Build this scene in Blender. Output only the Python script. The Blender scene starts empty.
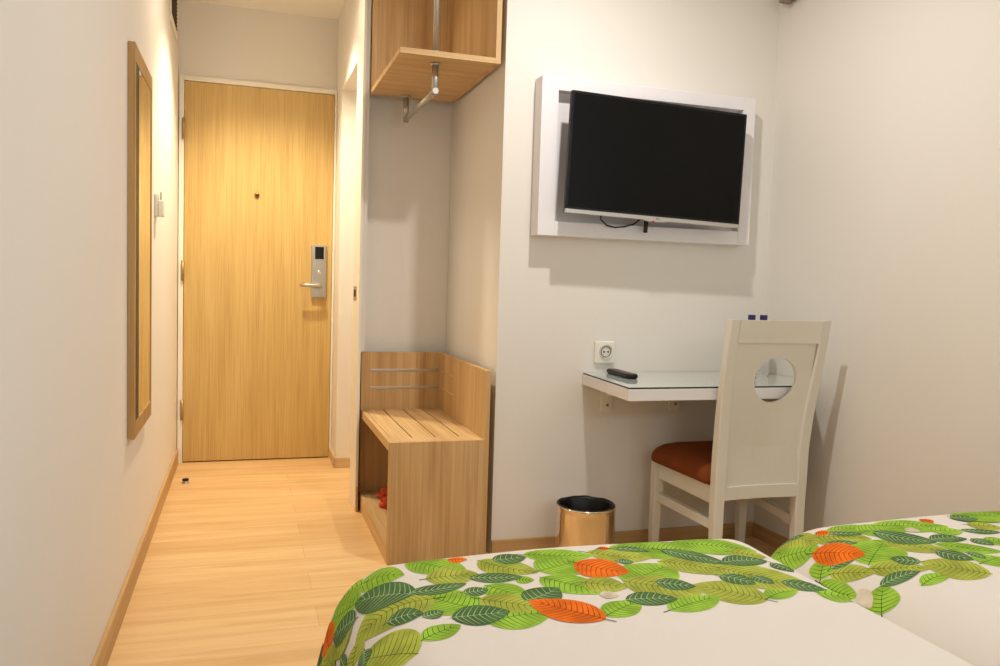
import bpy, bmesh, math, random
from mathutils import Vector, Matrix
random.seed(11)
sc = bpy.context.scene
COL = sc.collection
D2R = math.pi/180

# ------------------------------------------------------------------ materials
def lin(c):
    c /= 255.0
    return c/12.92 if c <= .04045 else ((c+.055)/1.055)**2.4
def rgb(r, g, b): return (lin(r), lin(g), lin(b), 1)

def new_mat(name):
    m = bpy.data.materials.new(name); m.use_nodes = True
    nt = m.node_tree
    return m, nt, nt.nodes['Principled BSDF']

def plain(name, col, rough=.5, metal=0.0, spec=.5, bump=0.0, bscale=200, coat=0.0, var=0.0):
    m, nt, b = new_mat(name)
    b.inputs['Base Color'].default_value = col
    b.inputs['Roughness'].default_value = rough
    b.inputs['Metallic'].default_value = metal
    b.inputs['Specular IOR Level'].default_value = spec
    b.inputs['Coat Weight'].default_value = coat
    tc = nt.nodes.new('ShaderNodeTexCoord')
    if bump:
        n = nt.nodes.new('ShaderNodeTexNoise'); n.inputs['Scale'].default_value = bscale; n.inputs['Detail'].default_value = 3
        nt.links.new(tc.outputs['Object'], n.inputs['Vector'])
        bp = nt.nodes.new('ShaderNodeBump'); bp.inputs['Strength'].default_value = bump; bp.inputs['Distance'].default_value = .002
        nt.links.new(n.outputs['Fac'], bp.inputs['Height']); nt.links.new(bp.outputs['Normal'], b.inputs['Normal'])
    if var:
        n = nt.nodes.new('ShaderNodeTexNoise'); n.inputs['Scale'].default_value = 6; n.inputs['Detail'].default_value = 4
        nt.links.new(tc.outputs['Object'], n.inputs['Vector'])
        mx = nt.nodes.new('ShaderNodeMix'); mx.data_type = 'RGBA'
        mx.inputs['A'].default_value = [c*(1-var) for c in col[:3]]+[1]
        mx.inputs['B'].default_value = [min(1, c*(1+var)) for c in col[:3]]+[1]
        nt.links.new(n.outputs['Fac'], mx.inputs['Factor']); nt.links.new(mx.outputs['Result'], b.inputs['Base Color'])
    return m

def wood(name, dark, mid, light, axis='z', scale=1.0, rough=.45, contrast=1.0, stripes=0.0):
    """veneer: noise stretched along the grain axis, plus fine pores and broad cathedral bands"""
    m, nt, b = new_mat(name)
    N = nt.nodes.new; Lk = nt.links.new
    tc = N('ShaderNodeTexCoord'); mp = N('ShaderNodeMapping')
    s = {'x': (.9, 14, 14), 'y': (14, .9, 14), 'z': (14, 14, .9)}[axis]
    mp.inputs['Scale'].default_value = [v*scale for v in s]
    Lk(tc.outputs['Object'], mp.inputs['Vector'])
    n1 = N('ShaderNodeTexNoise'); n1.inputs['Scale'].default_value = 1.0; n1.inputs['Detail'].default_value = 5; n1.inputs['Roughness'].default_value = .62; n1.inputs['Distortion'].default_value = .35
    Lk(mp.outputs['Vector'], n1.inputs['Vector'])
    mp2 = N('ShaderNodeMapping'); mp2.inputs['Scale'].default_value = [v*scale*f for v, f in zip(s, [2.2 if a == axis else 9 for a in 'xyz'])]
    Lk(tc.outputs['Object'], mp2.inputs['Vector'])
    n2 = N('ShaderNodeTexNoise'); n2.inputs['Scale'].default_value = 1.0; n2.inputs['Detail'].default_value = 3
    Lk(mp2.outputs['Vector'], n2.inputs['Vector'])
    ramp = N('ShaderNodeValToRGB'); e = ramp.color_ramp.elements
    c = .22/contrast
    e[0].position = .5-c; e[0].color = dark; e[1].position = .5+c; e[1].color = light
    k = e.new(.5); k.color = mid
    Lk(n1.outputs['Fac'], ramp.inputs['Fac'])
    mul = N('ShaderNodeMix'); mul.data_type = 'RGBA'; mul.blend_type = 'MULTIPLY'; mul.inputs['Factor'].default_value = .35
    r2 = N('ShaderNodeValToRGB'); r2.color_ramp.elements[0].position = .38; r2.color_ramp.elements[0].color = (.62, .56, .5, 1); r2.color_ramp.elements[1].position = .55; r2.color_ramp.elements[1].color = (1, 1, 1, 1)
    Lk(n2.outputs['Fac'], r2.inputs['Fac'])
    Lk(ramp.outputs['Color'], mul.inputs['A']); Lk(r2.outputs['Color'], mul.inputs['B'])
    Lk(mul.outputs['Result'], b.inputs['Base Color'])
    bp = N('ShaderNodeBump'); bp.inputs['Strength'].default_value = .15; bp.inputs['Distance'].default_value = .001
    Lk(n2.outputs['Fac'], bp.inputs['Height']); Lk(bp.outputs['Normal'], b.inputs['Normal'])
    b.inputs['Roughness'].default_value = rough
    b.inputs['Specular IOR Level'].default_value = .35
    return m

def floor_mat():
    m, nt, b = new_mat('laminate_planks')
    N = nt.nodes.new; Lk = nt.links.new
    tc = N('ShaderNodeTexCoord')
    br = N('ShaderNodeTexBrick')
    br.offset = .37; br.squash = 1
    br.inputs['Scale'].default_value = 1; br.inputs['Brick Width'].default_value = .92; br.inputs['Row Height'].default_value = .152
    br.inputs['Mortar Size'].default_value = .0007; br.inputs['Mortar Smooth'].default_value = .3
    br.inputs['Color1'].default_value = rgb(229, 193, 141); br.inputs['Color2'].default_value = rgb(218, 178, 124); br.inputs['Mortar'].default_value = rgb(190, 150, 104)
    br.inputs['Bias'].default_value = -.1
    Lk(tc.outputs['Object'], br.inputs['Vector'])
    mp = N('ShaderNodeMapping'); mp.inputs['Scale'].default_value = (1.6, 22, 1)
    Lk(tc.outputs['Object'], mp.inputs['Vector'])
    # each plank takes its own slice of the grain
    add = N('ShaderNodeVectorMath'); add.operation = 'ADD'
    sep = N('ShaderNodeSeparateXYZ'); Lk(tc.outputs['Object'], sep.inputs[0])
    dv = N('ShaderNodeMath'); dv.operation = 'DIVIDE'; dv.inputs[1].default_value = .152; Lk(sep.outputs['Y'], dv.inputs[0])
    fl = N('ShaderNodeMath'); fl.operation = 'FLOOR'; Lk(dv.outputs[0], fl.inputs[0])
    ml = N('ShaderNodeMath'); ml.operation = 'MULTIPLY'; ml.inputs[1].default_value = 3.7; Lk(fl.outputs[0], ml.inputs[0])
    cb = N('ShaderNodeCombineXYZ'); Lk(ml.outputs[0], cb.inputs['X']); Lk(ml.outputs[0], cb.inputs['Z'])
    Lk(mp.outputs['Vector'], add.inputs[0]); Lk(cb.outputs[0], add.inputs[1])
    n = N('ShaderNodeTexNoise'); n.inputs['Scale'].default_value = 1.0; n.inputs['Detail'].default_value = 5; n.inputs['Roughness'].default_value = .6; n.inputs['Distortion'].default_value = .6
    Lk(add.outputs[0], n.inputs['Vector'])
    r = N('ShaderNodeValToRGB'); r.color_ramp.elements[0].position = .3; r.color_ramp.elements[0].color = (.82, .73, .62, 1)
    r.color_ramp.elements[1].position = .62; r.color_ramp.elements[1].color = (1, 1, 1, 1)
    Lk(n.outputs['Fac'], r.inputs['Fac'])
    mx = N('ShaderNodeMix'); mx.data_type = 'RGBA'; mx.blend_type = 'MULTIPLY'; mx.inputs['Factor'].default_value = .85
    Lk(br.outputs['Color'], mx.inputs['A']); Lk(r.outputs['Color'], mx.inputs['B'])
    Lk(mx.outputs['Result'], b.inputs['Base Color'])
    b.inputs['Roughness'].default_value = .42; b.inputs['Specular IOR Level'].default_value = .35
    return m

def glass_mat(name, col=(1, 1, 1, 1), rough=0.0, ior=1.45):
    m, nt, b = new_mat(name)
    b.inputs['Base Color'].default_value = col
    b.inputs['Transmission Weight'].default_value = 1
    b.inputs['Roughness'].default_value = rough; b.inputs['IOR'].default_value = ior
    return m

M = {}
M['wall'] = plain('wall_paint', rgb(230, 225, 217), .7, spec=.25, bump=.12, bscale=90)
M['ceiling'] = plain('ceiling_paint', rgb(238, 234, 226), .8, spec=.2, bump=.1, bscale=80)
M['trim_white'] = plain('white_gloss_trim', rgb(236, 230, 216), .4)
M['floor'] = floor_mat()
M['door'] = wood('door_veneer', rgb(194, 160, 96), rgb(205, 172, 108), rgb(213, 182, 120), 'z', 1.5, .42, .7)
M['oak_z'] = wood('bench_oak_vertical', rgb(184, 144, 92), rgb(203, 165, 112), rgb(216, 182, 132), 'z', 1.0, .5)
M['oak_y'] = wood('bench_oak_deep', rgb(190, 150, 98), rgb(209, 172, 120), rgb(220, 188, 140), 'y', 1.0, .5)
M['oak_x'] = wood('bench_oak_across', rgb(190, 150, 98), rgb(209, 172, 120), rgb(220, 188, 140), 'x', 1.0, .5)
M['skirt_x'] = wood('skirting_oak_across', rgb(186, 146, 96), rgb(198, 160, 110), rgb(208, 172, 124), 'x', 1.0, .5)
M['skirt_y'] = wood('skirting_oak_deep', rgb(186, 146, 96), rgb(198, 160, 110), rgb(208, 172, 124), 'y', 1.0, .5)
M['skirt_light'] = wood('skirting_pale_oak', rgb(206, 176, 134), rgb(214, 186, 144), rgb(222, 196, 156), 'x', 1.0, .5)
M['mirror_wood'] = wood('mirror_frame_wood', rgb(160, 122, 72), rgb(178, 140, 86), rgb(192, 156, 102), 'z', 1.0, .5)
M['mirror'] = plain('mirror_silver', (.93, .94, .93, 1), .015, 1.0)
M['black'] = plain('black_plastic', rgb(13, 13, 14), .4, spec=.3)
M['groove'] = plain('dark_gap', rgb(58, 36, 20), .8)
M['screen'] = plain('tv_screen', rgb(12, 12, 11), .3, spec=.12)
M['silver'] = plain('silver_plastic', rgb(188, 184, 180), .35, .6)
M['steel'] = plain('brushed_steel', rgb(190, 186, 180), .3, 1.0, bump=.1, bscale=400)
M['satin'] = plain('satin_nickel', rgb(182, 178, 170), .38, .85)
M['chrome'] = plain('chrome', (.82, .8, .78, 1), .1, 1.0)
M['bin_steel'] = plain('polished_bin_steel', (.80, .68, .52, 1), .13, 1.0)
M['panel_white'] = plain('lacquered_white_panel', rgb(232, 228, 230), .35, spec=.5)
M['desk_white'] = plain('laminate_white_desk', rgb(232, 228, 228), .35)
M['chair_white'] = plain('cream_white_paint', rgb(226, 221, 208), .35, spec=.5, bump=.08, bscale=60)
M['suede'] = plain('rust_brown_suede', rgb(124, 62, 24), .85, spec=.2, bump=.5, bscale=500, var=.3)
M['plastic_white'] = plain('ivory_plastic', rgb(234, 230, 218), .35)
M['tan_metal'] = plain('tan_hinge_metal', rgb(176, 148, 104), .4, .6)
M['purple'] = plain('purple_cap', rgb(40, 28, 100), .4)
M['bottle'] = glass_mat('clear_bottle_plastic', (.95, .97, 1, 1), .03, 1.12)
M['paper'] = plain('bottle_label', rgb(225, 225, 235), .6)
M['red'] = plain('red_orange_fabric', rgb(205, 70, 32), .8, bump=.4, bscale=300)
M['vent'] = plain('dark_brown_louvre', rgb(62, 44, 36), .6)
M['taupe'] = plain('taupe_plastic', rgb(140, 122, 108), .6)
M['cover'] = plain('cream_white_cotton', rgb(234, 225, 214), .85, spec=.15, bump=.25, bscale=700)
M['mattress'] = plain('mattress_ticking', rgb(228, 224, 218), .9)
M['bedbase'] = plain('bed_base_fabric', rgb(90, 70, 56), .9, bump=.3, bscale=500)
M['logo_red'] = plain('logo_red', rgb(190, 40, 50), .4)
M['logo_grey'] = plain('logo_grey', rgb(80, 80, 84), .4)
M['curtain'] = plain('pale_window_frame', rgb(225, 225, 225), .5)
M['gold'] = plain('brass_peephole', rgb(150, 110, 60), .3, 1.0)
gm, gnt, gb = new_mat('desk_glass')
gb.inputs['Base Color'].default_value = rgb(222, 228, 222); gb.inputs['Roughness'].default_value = .03
gb.inputs['Transmission Weight'].default_value = .15; gb.inputs['Coat Weight'].default_value = .6; gb.inputs['Coat Roughness'].default_value = .02
M['glass_top'] = gm
M['glass_edge'] = plain('dark_green_glass_edge', rgb(34, 60, 54), .15)

# ------------------------------------------------------------------ mesh helpers
class MB:
    def __init__(s): s.bm = bmesh.new(); s.mats = []
    def mi(s, m):
        if m not in s.mats: s.mats.append(m)
        return s.mats.index(m)
    def box(s, x0, y0, z0, x1, y1, z1, m, bev=0.0, seg=2, rot=None, piv=None):
        bm = bmesh.new()
        bmesh.ops.create_cube(bm, size=1)
        bmesh.ops.scale(bm, vec=(abs(x1-x0), abs(y1-y0), abs(z1-z0)), verts=bm.verts)
        if bev: bmesh.ops.bevel(bm, geom=bm.edges[:], offset=bev, segments=seg, profile=.5, affect='EDGES')
        bmesh.ops.translate(bm, vec=((x0+x1)/2, (y0+y1)/2, (z0+z1)/2), verts=bm.verts)
        if rot is not None: bmesh.ops.rotate(bm, cent=piv or ((x0+x1)/2, (y0+y1)/2, (z0+z1)/2), matrix=rot, verts=bm.verts)
        s.add(bm, m, smooth=False)
        return s
    def add(s, bm, m, smooth=False):
        i = s.mi(m); mp = {}
        for v in bm.verts: mp[v] = s.bm.verts.new(v.co)
        for f in bm.faces:
            try:
                nf = s.bm.faces.new([mp[v] for v in f.verts]); nf.material_index = i; nf.smooth = smooth or f.smooth
            except ValueError: pass
        bm.free()
    def loops(s, rings, m, closed=True, cap=True, smooth=True):
        """skin through rings of points"""
        i = s.mi(m)
        R = [[s.bm.verts.new(p) for p in r] for r in rings]
        n = len(R[0])
        for a, b in zip(R[:-1], R[1:]):
            for k in range(n if closed else n-1):
                q = [a[k], a[(k+1) % n], b[(k+1) % n], b[k]]
                f = s.bm.faces.new(q); f.material_index = i; f.smooth = smooth
        if cap and closed:
            for r, rev in ((R[0], True), (R[-1], False)):
                f = s.bm.faces.new(list(reversed(r)) if rev else r); f.material_index = i
        return s
    def tube(s, pts, r, m, n=14, cap=True):
        rings = []
        P = [Vector(p) for p in pts]; up = None
        for k, p in enumerate(P):
            t = (P[min(k+1, len(P)-1)]-P[max(k-1, 0)]).normalized()
            if up is None: up = t.orthogonal().normalized()
            up = (up - t*up.dot(t)).normalized(); w = t.cross(up)
            rr = r[k] if isinstance(r, (list, tuple)) else r
            rings.append([p+up*math.cos(2*math.pi*j/n)*rr+w*math.sin(2*math.pi*j/n)*rr for j in range(n)])
        return s.loops(rings, m, cap=cap)
    def lathe(s, prof, m, c=(0, 0, 0), n=40, axis='z', cap=False):
        rings = []
        for r, h in prof:
            ring = []
            for j in range(n):
                a = 2*math.pi*j/n; x, y = r*math.cos(a), r*math.sin(a)
                ring.append({'z': (c[0]+x, c[1]+y, c[2]+h), 'y': (c[0]+x, c[1]+h, c[2]+y), 'x': (c[0]+h, c[1]+x, c[2]+y)}[axis])
            rings.append(ring)
        return s.loops(rings, m, cap=cap)
    def prism(s, poly, lo, hi, m, plane='xz', bev=0.0):
        """extrude a 2D polygon between lo and hi along the missing axis"""
        bm = bmesh.new()
        def P(a, b, h): return {'xz': (a, h, b), 'xy': (a, b, h), 'yz': (h, a, b)}[plane]
        A = [bm.verts.new(P(a, b, lo)) for a, b in poly]; B = [bm.verts.new(P(a, b, hi)) for a, b in poly]
        n = len(poly)
        bm.faces.new(A); bm.faces.new(list(reversed(B)))
        for k in range(n): bm.faces.new([A[k], B[k], B[(k+1) % n], A[(k+1) % n]])
        bmesh.ops.recalc_face_normals(bm, faces=bm.faces)
        if bev: bmesh.ops.bevel(bm, geom=bm.edges[:], offset=bev, segments=2, profile=.5, affect='EDGES')
        s.add(bm, m); return s
    def build(s, name, parent=None, recalc=True, off=None):
        if recalc: bmesh.ops.recalc_face_normals(s.bm, faces=s.bm.faces)
        me = bpy.data.meshes.new(name)
        if parent is not None:
            bmesh.ops.translate(s.bm, vec=-Vector(parent_loc(parent)), verts=s.bm.verts)
        elif off is not None:
            bmesh.ops.translate(s.bm, vec=-Vector(off), verts=s.bm.verts)
        s.bm.to_mesh(me); s.bm.free()
        for m in s.mats: me.materials.append(M[m] if isinstance(m, str) else m)
        o = bpy.data.objects.new(name, me); COL.objects.link(o)
        if parent is not None: o.parent = parent
        elif off is not None: o.location = off
        return o

def parent_loc(o):
    v = Vector(o.location)
    while o.parent: o = o.parent; v += Vector(o.location)
    return v

def tag(o, label=None, cat=None, group=None, kind=None):
    if label: o['label'] = label
    if cat: o['category'] = cat
    if group: o['group'] = group
    if kind: o['kind'] = kind
    return o

def thing(name, loc, label, cat, group=None, rot=0, kind=None):
    o = bpy.data.objects.new(name, None); COL.objects.link(o)
    o.location = loc; o.rotation_euler = (0, 0, rot); o.empty_display_size = .05
    return tag(o, label, cat, group, kind)

def struct(o, label=None, cat=None): return tag(o, label, cat, kind='structure')

# ------------------------------------------------------------------ room shell
D = 4.77; T = 2.929; R = 2.462; YB = -1.15; CZ = 2.525; CC = 2.525; NX = 1.275; NY = 3.745; WX = .846
struct(MB().box(-.12, YB-.12, -.1, R+.12, D+.12, 0, 'floor').build('floor'), 'light oak laminate plank floor', 'floor')
struct(MB().box(-.12, YB-.12, 0, 0, D+.12, CZ, 'wall').build('wall_left'), 'cream painted wall holding the long mirror', 'wall')
wr = MB().box(R, .12, 0, R+.12, D+.12, CZ, 'wall').box(R, YB-.12, 0, R+.12, -1.02, CZ, 'wall')
wr.box(R, -1.02, 0, R+.12, .12, .95, 'wall').box(R, -1.02, 2.35, R+.12, .12, CZ, 'wall')
struct(wr.build('wall_right'), 'bare beige painted wall right of the chair', 'wall')
struct(MB().box(NX, T, 0, R, NY+.1, CZ, 'wall').build('wall_front'), 'off-white painted wall behind the television and desk', 'wall')
struct(MB().box(.8525, NY, 0, NX-.0005, NY+.1, CZ, 'wall').box(.8525, 3.64, .73, .872, NY, CZ, 'wall').build('wall_niche'), 'cream back wall of the niche above the bench', 'wall')
# wall with the entrance door (opening x .018-.845, z 0-2.115)
wd = MB()
wd.box(0, D, 2.128, .868, D+.12, CZ, 'wall').box(.858, D, 0, 1.5, D+.12, CZ, 'wall')
wd.box(-.0, D, 0, .004, D+.12, 2.128, 'wall')
struct(wd.build('wall_far'), 'beige wall around the entrance door', 'wall')
# short return wall + bathroom opening
struct(MB().box(WX, 4.495, 0, 1.6, D, CZ, 'wall').build('wall_return'), 'cream wall between the entrance door and the bathroom opening', 'wall')
struct(MB().box(WX, 3.821, 2.072, .95, 4.4945, CZ, 'wall').build('wall_lintel'), 'cream wall above the bathroom opening', 'wall')
struct(MB().box(1.5, NY+.1, 0, 1.6, 4.495, CZ, 'wall').build('wall_bathroom'), 'pale wall inside the bathroom', 'wall')
jb = MB().box(.839, 3.62, 0, .852, 3.82, CZ, 'trim_white', .002)
struct(jb.build('trim_1'), 'cream upright strip left of the oak bench', 'trim')
# back wall (behind the photographer) and the window beside it
struct(MB().box(0, YB-.12, 0, R, YB, CZ, 'wall').build('wall_back'), 'painted wall behind the beds', 'wall')
w1 = MB()
for a in ((-1.02, .95, -.97, 2.35), (.07, .95, .12, 2.35), (-.97, .95, .07, 1.0), (-.97, 2.30, .07, 2.35), (-.475, 1.0, -.425, 2.30)):
    w1.box(R+.03, a[0], a[1], R+.08, a[2], a[3], 'curtain', .003)
struct(w1.build('window_1'), 'white window frame', 'window')
# ceilings
struct(MB().box(-.1, YB-.1, CZ, R+.1, D+.1, CZ+.1, 'ceiling').build('ceiling'), 'white ceiling', 'ceiling')
# skirting boards
BH = .058
struct(MB().box(0, YB, 0, .012, D-.045, .084, 'skirt_y', .002).build('baseboard_left'), 'light oak skirting board on the long left wall', 'skirting board')
struct(MB().box(NX+.0, T-.011, 0, R, T, BH, 'skirt_x', .002).build('baseboard_front'), 'light oak skirting board under the desk', 'skirting board')
struct(MB().box(R-.011, 1.7, 0, R, T-.011, BH, 'skirt_y', .002).build('baseboard_right'), 'light oak skirting board behind the chair', 'skirting board')
struct(MB().box(WX-.011, 4.484, 0, WX, D, BH, 'skirt_light', .002).box(WX-.011, 4.484, 0, 1.5, 4.495, BH, 'skirt_light', .002).build('baseboard_return'), 'light oak skirting board right of the entrance door', 'skirting board')
struct(MB().box(.842, 3.611, 0, .852, 3.62, .115, 'skirt_x', .002).build('baseboard_niche'), 'short oak skirting piece at the foot of the upright strip', 'skirting board')

# ------------------------------------------------------------------ entrance door
dr = thing('door_1', (.43, D, 0), 'tall oak veneer entrance door with electronic lock', 'door', kind='structure')
MB().box(.032, D-.012, .006, .832, D+.03, 2.098, 'door', .0015).build('door_leaf', dr)
fr = MB()
fr.box(.004, D-.022, 0, .030, D+.05, 2.126, 'trim_white', .002)
fr.box(.834, D-.022, 0, .845, D+.05, 2.126, 'trim_white', .002)
fr.box(.030, D-.022, 2.100, .834, D+.05, 2.126, 'trim_white', .002)
fr.build('door_frame', dr)
MB().box(.032, D-.005, .0, .832, D+.02, .0055, 'groove').build('threshold', dr)
for z in (1.84, 1.07, .30):
    h = MB().box(.020, D-.030, z-.055, .036, D-.012, z+.055, 'tan_metal', .002)
    h.tube([(.0285, D-.032, z-.056), (.0285, D-.032, z+.056)], .006, 'tan_metal')
    h.build('hinge', dr)
pe = MB().lathe([(0, -.006), (.012, -.006), (.014, -.003), (.014, .004)], 'gold', (.413, D-.016, 1.505), 24, 'y')
pe.lathe([(0, -.0075), (.006, -.0075), (.006, -.004)], 'black', (.413, D-.016, 1.505), 16, 'y')
pe.build('peephole', dr)
lk = MB().box(.716, D-.034, .938, .800, D-.012, 1.240, 'steel', .005, 3).build('lock_plate', dr)
MB().box(.735, D-.036, 1.160, .784, D-.033, 1.230, 'black', .001).build('card_reader', lk)
MB().lathe([(0, -.012), (.009, -.012), (.012, -.008), (.012, 0)], 'chrome', (.758, D-.034, 1.085), 20, 'y').build('thumb_turn', lk)
MB().box(.742, D-.0355, .962, .765, D-.0335, .967, 'silver').build('badge', lk)
hd = MB().lathe([(.013, 0), (.013, -.05)], 'steel', (.765, D-.034, 1.008), 20, 'y', cap=True)
hd.tube([(.772, D-.082, 1.008), (.75, D-.084, 1.008), (.69, D-.086, 1.009), (.648, D-.083, 1.009)], [.010, .011, .0105, .008], 'steel', 16)
hd.build('lever_handle', lk)

o = thing('door_stopper', (.078, 4.29, 0), 'small round metal stopper on the floor near the entrance door', 'door stopper')
MB().lathe([(0, 0), (.018, 0), (.018, .004), (.012, .007), (.012, .012)], 'steel', (.078, 4.29, 0), 24).build('base', o)
MB().lathe([(.0125, .012), (.016, .013), (.016, .020), (.012, .023), (0, .023)], 'black', (.078, 4.29, 0), 24).build('rubber_ring', o)

# ------------------------------------------------------------------ left wall fittings
mr = thing('wall_mirror', (.0, 3.02, .52), 'tall narrow mirror in a wooden frame on the left wall', 'mirror')
y0, y1, z0, z1, fw, ft = 2.775, 3.262, .520, 1.768, .055, .022
mf = MB()
fa = .025; ff = .022
mf.box(.0005, y0, z0, ft, y0+fa, z1, 'mirror_wood', .0015).box(.0005, y1-ff, z0, ft, y1, z1, 'mirror_wood', .002)
mf.box(.0005, y0+fa, z0, ft, y1-ff, z0+fw, 'mirror_wood', .002).box(.0005, y0+fa, z1-fw, ft, y1-ff, z1, 'mirror_wood', .002)
mf.build('frame', mr)
MB().box(.004, y0+fa-.001, z0+fw-.001, .0195, y1-ff+.001, z1-fw+.001, 'mirror').build('glass', mr)
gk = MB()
gk.box(.0192, y0+fa, z0+fw, .0212, y0+fa+.085, z1-fw, 'black')  # black strip painted in for the shadow line along the frame's inner edge
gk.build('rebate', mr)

ks = thing('key_card_switch', (0, 3.60, 1.33), 'small pale key card switch on the wall beside the mirror', 'switch')
MB().box(.0005, 3.56, 1.285, .012, 3.645, 1.375, 'plastic_white', .003).build('back_plate', ks)
MB().box(.012, 3.573, 1.285, .034, 3.632, 1.350, 'plastic_white', .004).build('card_slot', ks)
MB().box(.020, 3.585, 1.345, .0225, 3.620, 1.385, 'taupe').build('key_card', ks)

vt = thing('air_vent', (0, 4.37, 2.196), 'dark louvred air vent high on the left wall', 'vent')
MB().box(.0005, 4.215, 2.29, .0062, 4.535, 2.50, 'vent').build('backing', vt)
f = MB()
for a in ((4.205, 2.25, 4.545, 2.29), (4.205, 2.496, 4.545, 2.510), (4.205, 2.29, 4.215, 2.496), (4.535, 2.29, 4.545, 2.496)):
    f.box(.0005, a[0], a[1], .0085, a[2], a[3], 'trim_white', .001)
f.build('frame', vt)
s_ = MB()
for k in range(11):
    z = 2.295+k*.0185
    s_.box(.0055, 4.217, z, .0095, 4.533, z+.004, 'vent', rot=Matrix.Rotation(.5, 3, 'Y'))
s_.build('louvres', vt)

st = MB().box(.8375, 3.70, .955, .839, 3.80, 1.02, 'steel').box(.8365, 3.72, .972, .8378, 3.78, 1.005, 'groove')
struct(st.build('trim_2'), 'small metal strike plate on the upright strip', 'strike plate')

# ------------------------------------------------------------------ hanging closet shelf
X0, X1, YF = .876, 1.257, T+.002
cs = thing('closet_shelf', (1.07, 3.62, 1.87), 'wall-hung oak closet box with a chrome rail above the bench', 'shelf')
MB().box(X0, YF, 1.872, X1-.02, 3.62, 1.893, 'oak_x', .001).build('bottom_panel', cs)
MB().box(X1-.02, YF, 1.872, X1, 3.62, CZ-.021, 'oak_z', .001).build('side_panel', cs)
MB().box(X0, 3.62, 1.872, X1, 3.64, CZ-.021, 'oak_z', .001).build('back_panel', cs)
MB().box(X0, YF, CZ-.0205, X1, 3.64, CZ-.0005, 'oak_x', .001).build('top_panel', cs)
pp = MB().tube([(1.012, YF+.022, 1.893), (1.012, YF+.022, CZ-.021)], .0105, 'satin', 20)
pp.lathe([(.017, 0), (.017, .003)], 'satin', (1.012, YF+.022, 1.893), 24, cap=True)
pp.build('support_pole', cs)
hr = MB()
yn, yf, zr = YF+.09, 3.598, 1.768
hr.tube([(1.028, yn-.013, zr), (1.028, yf+.013, zr)], .0115, 'satin', 20)
for y in (yn, yf):
    hr.tube([(1.028, y, zr-.012), (1.028, y, 1.872)], .0125, 'satin', 20)
    hr.lathe([(.0, -.0), (.018, 0), (.018, -.006), (.011, -.009)], 'satin', (1.028, y, 1.872), 24)
hr.build('hanging_rail', cs)

# ------------------------------------------------------------------ luggage bench
bn = thing('luggage_bench', (1.05, 3.3, 0), 'oak luggage bench with slatted seat and raised back in the niche', 'bench')
BX0, BX1, BY0, BY1, BZ, BT = .864, 1.246, T-.027, 3.695, .458, .722
PX = BX1-.018
sb = MB()
# seat: front border plus slats with gaps over a dark under-board
sb.box(BX0, BY0+.0192, BZ-.034, BX0+.018, BY1-.02, BZ, 'oak_y', .001)
sb.box(BX0+.018, BY0+.019, BZ-.034, PX, BY1-.02, BZ-.012, 'groove')
gap = .006
xs = [BX0+.020, .968, 1.060, 1.152, PX+gap]
for a, b_ in zip(xs[:-1], xs[1:]): sb.box(a, BY0+.085, BZ-.012, b_-gap, BY1-.02, BZ, 'oak_y', .0008)
sb.box(BX0+.018, BY0+.0192, BZ-.012, PX, BY0+.085, BZ, 'oak_y', .0008)
sb.build('seat', bn)
MB().box(BX0, BY0, 0, PX, BY0+.019, BZ, 'oak_z', .001).build('front_panel', bn)
def rounded(ax0, z0, ax1, z1, r, which, n=6):
    P = [(ax0, z0), (ax1, z0)]
    if 'r' in which:
        for k in range(n+1):
            a = k/n*math.pi/2; P.append((ax1-r+r*math.cos(a), z1-r+r*math.sin(a)))
    else: P.append((ax1, z1))
    if 'l' in which:
        for k in range(n+1):
            a = math.pi/2+k/n*math.pi/2; P.append((ax0+r+r*math.cos(a), z1-r+r*math.sin(a)))
    else: P.append((ax0, z1))
    return P
MB().prism(rounded(BX0, 0, BX1, BT, .012, 'l'), BY1-.02, BY1, 'oak_z', 'xz').build('back_panel', bn)
MB().prism(rounded(BY0, 0, BY1-.02, BT, .01, ''), PX, BX1, 'oak_z', 'yz').build('side_panel', bn)
for z in (.638, .558):
    MB().box(.905, BY1-.0225, z-.006, 1.233, BY1-.0195, z+.006, 'steel', .0008).build('metal_strip', bn)
    MB().box(PX-.002, BY1-.30, z-.004, PX+.0005, BY1-.021, z+.004, 'oak_y', .0008).build('wall_strip', bn)
MB().box(BX0+.018, BY0+.019, .055, PX, BY1-.02, .075, 'oak_y', .001).build('bottom_board', bn)
MB().box(BX0, BY0+.019, 0, BX0+.018, BY1-.02, .075, 'oak_y', .001).build('plinth', bn)

def slipper(x, y, rz, lean, label):
    o = thing('slipper', (x, y, .076), label, 'slipper', 'red slippers inside the bench', rz); o.scale = (1.25, 1.12, 1.5)
    n = 22
    def outline(k, s):
        t = 2*math.pi*k/n; c_, sn = math.cos(t), math.sin(t)
        return (.038+.006*c_)*sn*s, .105*c_*s
    m = MB()
    m.loops([[(outline(k, s)[0], outline(k, s)[1], z) for k in range(n)] for s, z in ((.94, .0), (1, .003), (1, .010), (.96, .013))], 'red')
    so = m.build('sole'); so.parent = o
    m = MB()
    rings = []
    for j in range(7):
        y_ = .02+.012*j; w = .041*math.sqrt(max(.05, 1-(y_/.115)**2)); h = .035*(1-j/9)
        rings.append([(w*math.cos(math.pi*i/10), y_, .011+h*math.sin(math.pi*i/10)) for i in range(11)])
    m.loops(rings, 'red', closed=False)
    st_ = m.build('strap'); st_.parent = o
    sol = st_.modifiers.new('thick', 'SOLIDIFY'); sol.thickness = .003
    return o
slipper(1.045, 3.555, 1.5, 0, 'red-orange slipper lying farther back inside the oak bench')
slipper(1.030, 3.41, 1.62, 0, 'red-orange slipper lying nearer the front inside the oak bench')

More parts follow.
